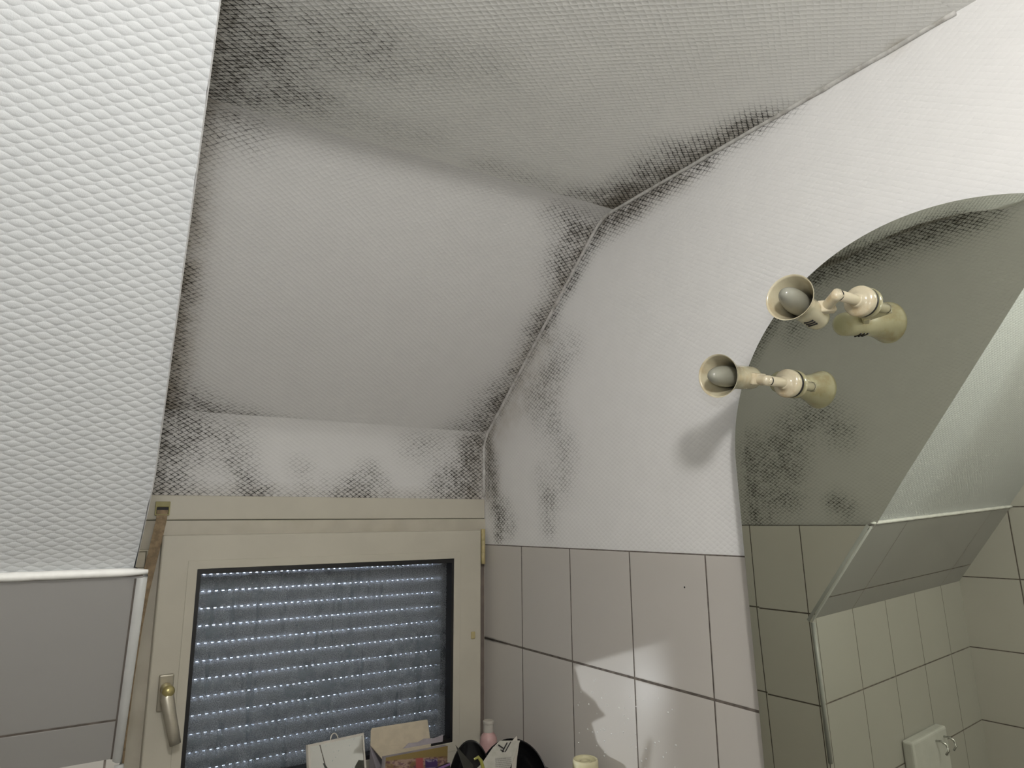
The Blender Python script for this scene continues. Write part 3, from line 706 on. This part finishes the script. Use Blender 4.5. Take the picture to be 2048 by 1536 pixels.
def print_mat(name):
    k = NT(name); uv = k.n('ShaderNodeUVMap', uv_map='UVMap').outputs[0]; sp = k.n('ShaderNodeSeparateXYZ'); k.l(uv, sp.inputs[0])
    x, y = sp.outputs[0], sp.outputs[1]
    n = k.noise(uv, 5, 3.0); n2 = k.noise(uv, 13, 2.0)
    c = k.mix(k.smooth(n, .42, .58), c3(.16, .10, .045), c3(.30, .21, .17))
    c = k.mix(k.math('MULTIPLY', k.smooth(n2, .52, .6), .8), c, c3(.09, .035, .06))
    c = k.mix(k.math('MULTIPLY', k.smooth(x, .50, .53), k.smooth(x, .62, .65, 1, 0)), c, c3(.30, .07, .07))
    inbox = k.math('MULTIPLY', k.math('MULTIPLY', k.smooth(x, .66, .67), k.smooth(x, .86, .87, 1, 0)), k.smooth(y, .86, .90, 1, 0))
    c = k.mix(inbox, c, c3(.055, .03, .10))
    marks = k.math('MULTIPLY', k.math('MULTIPLY', inbox, k.smooth(k.math('ABSOLUTE', k.math('SUBTRACT', k.math('FRACT', k.math('MULTIPLY', y, 4.0)), .5)), .2, .28, 1, 0)), k.smooth(n2, .46, .52))
    c = k.mix(k.math('MULTIPLY', marks, .6), c, c3(.34, .30, .36))
    c = k.mix(k.smooth(y, .915, .94), c, c3(.20, .145, .05))
    k.p(Base_Color=c, Roughness=.35); return k.m
def quad_uv(o, corners):
    me = o.data; uv = me.uv_layers.new(name='UVMap'); b = BASE[o.parent.name] if o.parent else Vector()
    o0, ex, ey = corners[0], corners[1]-corners[0], corners[3]-corners[0]
    for l in me.loops:
        d = me.vertices[l.vertex_index].co+b-o0; uv.data[l.index].uv = (d.dot(ex)/ex.length_squared, d.dot(ey)/ey.length_squared)
# printed pack leaning against the carton
pk = empty('printed_pack', (-.27, -.27, SZ)); tag(pk, 'colourful printed cardboard pack with a gold top edge in front of the cream carton', 'pack')
q = [Vector((-.400, -.272, SZ)), Vector((-.253, -.272, SZ)), Vector((-.2355, -.246, -.4165)), Vector((-.379, -.246, -.4140))]
bm = bmesh.new(); nq = (q[1]-q[0]).cross(q[3]-q[0]).normalized(); slab(bm, [p_-nq*.0012 for p_ in q], nq, .019); link('body', bm, M['carton_out'], pk)
bm = bmesh.new(); slab(bm, q, nq, .001); o = link('front', bm, print_mat('printed_card'), pk) 
qq = [q[3]-(q[3]-q[0])*.42, q[2]-(q[2]-q[1])*.42, q[2], q[3]]; quad_uv(o, qq)
bm = bmesh.new(); tr_ = [Vector((-.335, -.2305, -.409)), Vector((-.24, -.2305, -.411)), Vector((-.239, -.2305, -.397)), Vector((-.262, -.2305, -.4005)), Vector((-.285, -.2305, -.3975)), Vector((-.300, -.2305, -.402)), Vector((-.322, -.2305, -.4005))]
slab(bm, tr_, Vector((0, -1, 0)), .0008); link('torn_flap', bm, M['carton_out'], pk)
# dark pack in front with a purple top edge
dk = empty('dark_pack', (-.27, -.32, SZ)); tag(dk, 'dark flat pack with a purple upper edge in front of the printed pack', 'pack')
q = [Vector((-.345, -.335, SZ)), Vector((-.262, -.335, SZ)), Vector((-.2585, -.300, -.4315)), Vector((-.357, -.300, -.447))]
bm = bmesh.new(); nq = (q[1]-q[0]).cross(q[3]-q[0]).normalized(); slab(bm, q, nq, .012); link('front', bm, M['rubber'], dk)
bm = bmesh.new(); e1 = (q[2]-q[3]); dn_ = (q[0]-q[3]).normalized()
slab(bm, [q[3]+nq*.0007, q[2]+nq*.0007, q[2]+dn_*.004+nq*.0007, q[3]+dn_*.006+nq*.0007], nq, .0127); link('purple_edge', bm, plain('purple_card', c3(.20, .11, .27), .5, .1), dk)
bm = bmesh.new(); a0 = q[3]+e1*.72+dn_*.012+nq*.0007; slab(bm, [a0, a0+e1*.22, a0+e1*.22+dn_*.008, a0+dn_*.008], nq, .0006); link('orange_sticker', bm, plain('orange_card', c3(.35, .13, .05), .5, .1), dk)
bm = bmesh.new(); a0 = q[3]+e1*.70+dn_*.021+nq*.0007; slab(bm, [a0, a0+e1*.24, a0+e1*.24+dn_*.02, a0+dn_*.02], nq, .0006); link('grey_sticker', bm, M['cap'], dk)

# black bowls standing on edge
def bowl(label, c, ax, r, depth, sq=(1, 1)):
    c, ax = Vector(c), Vector(ax).normalized(); root = empty('black_bowl', c-Vector((0, 0, r))); tag(root, label, 'bowl', 'black bowls on the shelf')
    prof = [(-depth, 0), (-depth, r*.45), (-depth*.9, r*.62), (-depth*.5, r*.86), (0, r*.985), (.002, r), (.003, r*.985), (.001, r*.955), (-depth*.45, r*.82), (-depth*.8, r*.6), (-depth*.88, r*.42), (-depth*.88, 0)]
    bm = bmesh.new(); lathe(bm, c, ax, prof, 56, scale2=sq); link('shell', bm, M['black'], root, smooth=True)
    bm = bmesh.new(); lathe(bm, c-ax*depth*.87, ax, [(0, r*.10), (.004, r*.09), (.006, r*.05), (.0065, 0)], 24); link('knob', bm, M['black'], root, smooth=True)
    return root
bowl('larger black round bowl on edge at the right wall, half behind the leaflet', (-.113, -.315, -.504), (-.80, -.55, .20), .0955, .03, (.90, 1.0))
bowl('smaller black oval bowl on edge between the packs and the leaflet', (-.226, -.328, -.494), (-.66, -.74, .12), .1055, .018, (.47, 1.0))
bm = bmesh.new(); slab(bm, [Vector((-.299, -.398, -.366)), Vector((-.262, -.404, -.408)), Vector((-.255, -.408, -.45)), Vector((-.25, -.41, SZ)), Vector((-.275, -.408, SZ)), Vector((-.275, -.404, -.43))], Vector((-.35, -.93, .1)).normalized(), .003)
tag(link('dark_spatula', bm, plain('dark_olive_plastic', c3(.022, .022, .017), .45, .1)), 'flat dark spatula standing in front of the smaller black bowl', 'spatula')
bm = bmesh.new(); tube(bm, [(-.268, -.418, -.392), (-.260, -.419, -.389), (-.254, -.421, -.397), (-.249, -.423, -.415), (-.246, -.425, SZ)], [.0022, .003, .0034, .0034, .0034], 10)
tag(link('yellow_clip', bm, M['green'], smooth=True), 'small yellow plastic clip in front of the dark spatula', 'clip')

# leaflet
def leaflet_mat():
    k = NT('leaflet_paper'); uv = k.n('ShaderNodeUVMap', uv_map='UVMap').outputs[0]; sp = k.n('ShaderNodeSeparateXYZ'); k.l(uv, sp.inputs[0])
    x, y = sp.outputs[0], sp.outputs[1]; n = k.noise(uv, 40, 2.0); n2 = k.noise(uv, 7, 3.0)
    lines = k.smooth(k.math('ABSOLUTE', k.math('SUBTRACT', k.math('FRACT', k.math('MULTIPLY', y, 24.0)), .5)), .16, .24, 1, 0)
    def rect(x0, x1, y0, y1): return k.math('MULTIPLY', k.math('MULTIPLY', k.smooth(x, x0, x0+.01), k.smooth(x, x1-.01, x1, 1, 0)), k.math('MULTIPLY', k.smooth(y, y0, y0+.01), k.smooth(y, y1-.01, y1, 1, 0)))
    txt = k.math('ADD', rect(.46, .85, .42, .68), rect(.12, .40, .30, .44)); txt = k.math('ADD', txt, rect(.3, .75, .1, .34))
    f = k.math('MULTIPLY', k.math('MULTIPLY', txt, k.math('ADD', k.math('MULTIPLY', lines, .5), .22)), k.smooth(n, .35, .55, .4, 1.0), clamp=True)
    c = k.mix(k.smooth(n2, .3, .7), c3(.40, .39, .34), c3(.46, .45, .40)); c = k.mix(f, c, c3(.13, .13, .13))
    k.p(Base_Color=c, Roughness=.6); return k.m
lf = empty('leaflet', (-.15, -.36, SZ)); tag(lf, 'folded printed paper leaflet leaning between the two black bowls', 'leaflet')
LP = [Vector((-.215, -.372, SZ)), Vector((-.175, -.372, SZ)), Vector((-.1505, -.357, -.4465)), Vector((-.1385, -.355, -.4285)), Vector((-.1225, -.354, -.3985)), Vector((-.1725, -.354, -.3905)), Vector((-.1905, -.355, -.4005)), Vector((-.2175, -.358, -.4235)), Vector((-.2315, -.360, -.4305))]
bm = bmesh.new(); nl = Vector((-.1, -1, .1)).normalized(); slab(bm, LP, nl, .0008); o = link('front_page', bm, leaflet_mat(), lf)
lq = [Vector((-.235, -.362, -.47)), Vector((-.130, -.362, -.47)), None, Vector((-.225, -.353, -.388))]; quad_uv(o, lq)
for (px, pz, ln, an, wd_) in ((-.1715, -.4015, .016, -35, .0021), (-.1625, -.4040, .020, 52, .0020), (-.1545, -.4045, .022, 50, .0015), (-.1685, -.4095, .010, -30, .0017)):
    bm = bmesh.new(); a_ = R_(an); d_ = Vector((math.cos(a_), 0, math.sin(a_))); e_ = Vector((-math.sin(a_), 0, math.cos(a_))); c_ = Vector((px, -.3572, pz))
    slab(bm, [c_-d_*ln/2-e_*wd_/2, c_+d_*ln/2-e_*wd_/2, c_+d_*ln/2+e_*wd_/2, c_-d_*ln/2+e_*wd_/2], Vector((0, -1, 0)), .0012); link('headline_stroke', bm, M['dark'], lf)
bm = bmesh.new(); slab(bm, [Vector((-.172, -.356, SZ)), Vector((-.150, -.352, SZ)), Vector((-.128, -.350, -.432)), Vector((-.1225, -.3515, -.4005)), Vector((-.140, -.353, -.425))], nl, .0008); link('back_page', bm, M['cap'], lf)
bm = bmesh.new(); slab(bm, [Vector((-.1425, -.3535, -.3965)), Vector((-.1285, -.3535, -.3985)), Vector((-.1305, -.353, -.3885))], nl, .0008); link('torn_corner', bm, M['cap'], lf)

for o in lf.children: o.location += Vector((-.0125, -.026, .0085))
# pink bottle in the corner
pb = empty('pink_bottle', (-.068, -.14, SZ)); tag(pb, 'pink plastic bottle with white cap standing in the corner by the window', 'bottle')
bm = bmesh.new(); lathe(bm, (-.068, -.14, SZ), (0, 0, 1), [(0, 0), (0, .019), (.004, .0215), (.135, .0215), (.145, .0205), (.153, .017), (.157, .0125), (.162, .0115), (.162, 0)], 40); link('body', bm, M['pink'], pb, smooth=True)
bm = bmesh.new(); lathe(bm, (-.068, -.14, SZ+.160), (0, 0, 1), [(0, 0), (0, .0125), (.018, .0125), (.019, .0135), (.0245, .0135), (.0255, .012), (.0255, 0)], 40); bevel_mod(link('cap', bm, M['cap'], pb, smooth=False), .0006)
# canister
cn = empty('canister', (-.052, -.493, SZ)); tag(cn, 'cream cylindrical canister with recessed top at the foot of the right wall tiles', 'canister')
bm = bmesh.new(); lathe(bm, (-.052, -.493, SZ), (0, 0, 1), [(0, 0), (0, .026), (.150, .026), (.151, .0245), (.153, .0245), (.154, .0265), (.184, .0258), (.189, .0248), (.190, .0235), (.187, .0225), (.183, .0215), (.1825, .0)], 48); link('body', bm, M['canister'], cn, smooth=True)
bm = bmesh.new(); lathe(bm, (-.052, -.493, SZ+.181), (0, 0, 1), [(0, .011), (.005, .011), (.006, .0095), (.003, .0085), (.001, .0)], 32); link('inner_ring', bm, M['canister'], cn, smooth=True)

# towel hook plate on the knee wall (seen in the mirror)
hk = empty('towel_hook', (-1.39, KY-.01, -.68)); tag(hk, 'white hook plate on the knee wall tiles, below the slope', 'hook')
bm = bmesh.new(); box(bm, (-1.505, KY-.035, -.86), (-1.275, KY, -.672)); bevel_mod(link('plate', bm, M['hook_plate'], hk), .008, 3)
for x in (-1.42, -1.475):
    bm = bmesh.new(); tube(bm, [(x, KY-.03, -.700), (x, KY-.05, -.697), (x-.004, KY-.062, -.706), (x-.006, KY-.066, -.722), (x-.002, KY-.058, -.735)], .0032, 10); link('hook', bm, M['steel'], hk, smooth=True)

# drops of water on the right wall tiles
bm = bmesh.new(); rnd = random.Random(3)
for i in range(60):
    y = -.40-.30*rnd.random(); z = -.42+.15*rnd.random(); r = .0008+.0012*rnd.random()
    lathe(bm, (0.0, y, z), (-1, 0, 0), [(0, r), (r*.5, r*.85), (r*.8, r*.45), (r*.9, 0)], 10)
k = NT('water'); k.p(Base_Color=c3(.72, .72, .70), Roughness=.06, IOR=1.33, Coat_Weight=1.0)
o = tag(link('water_droplets', bm, k.m, smooth=True), 'tiny water droplets on the right wall tiles above the canister', 'droplets'); o['kind'] = 'stuff'
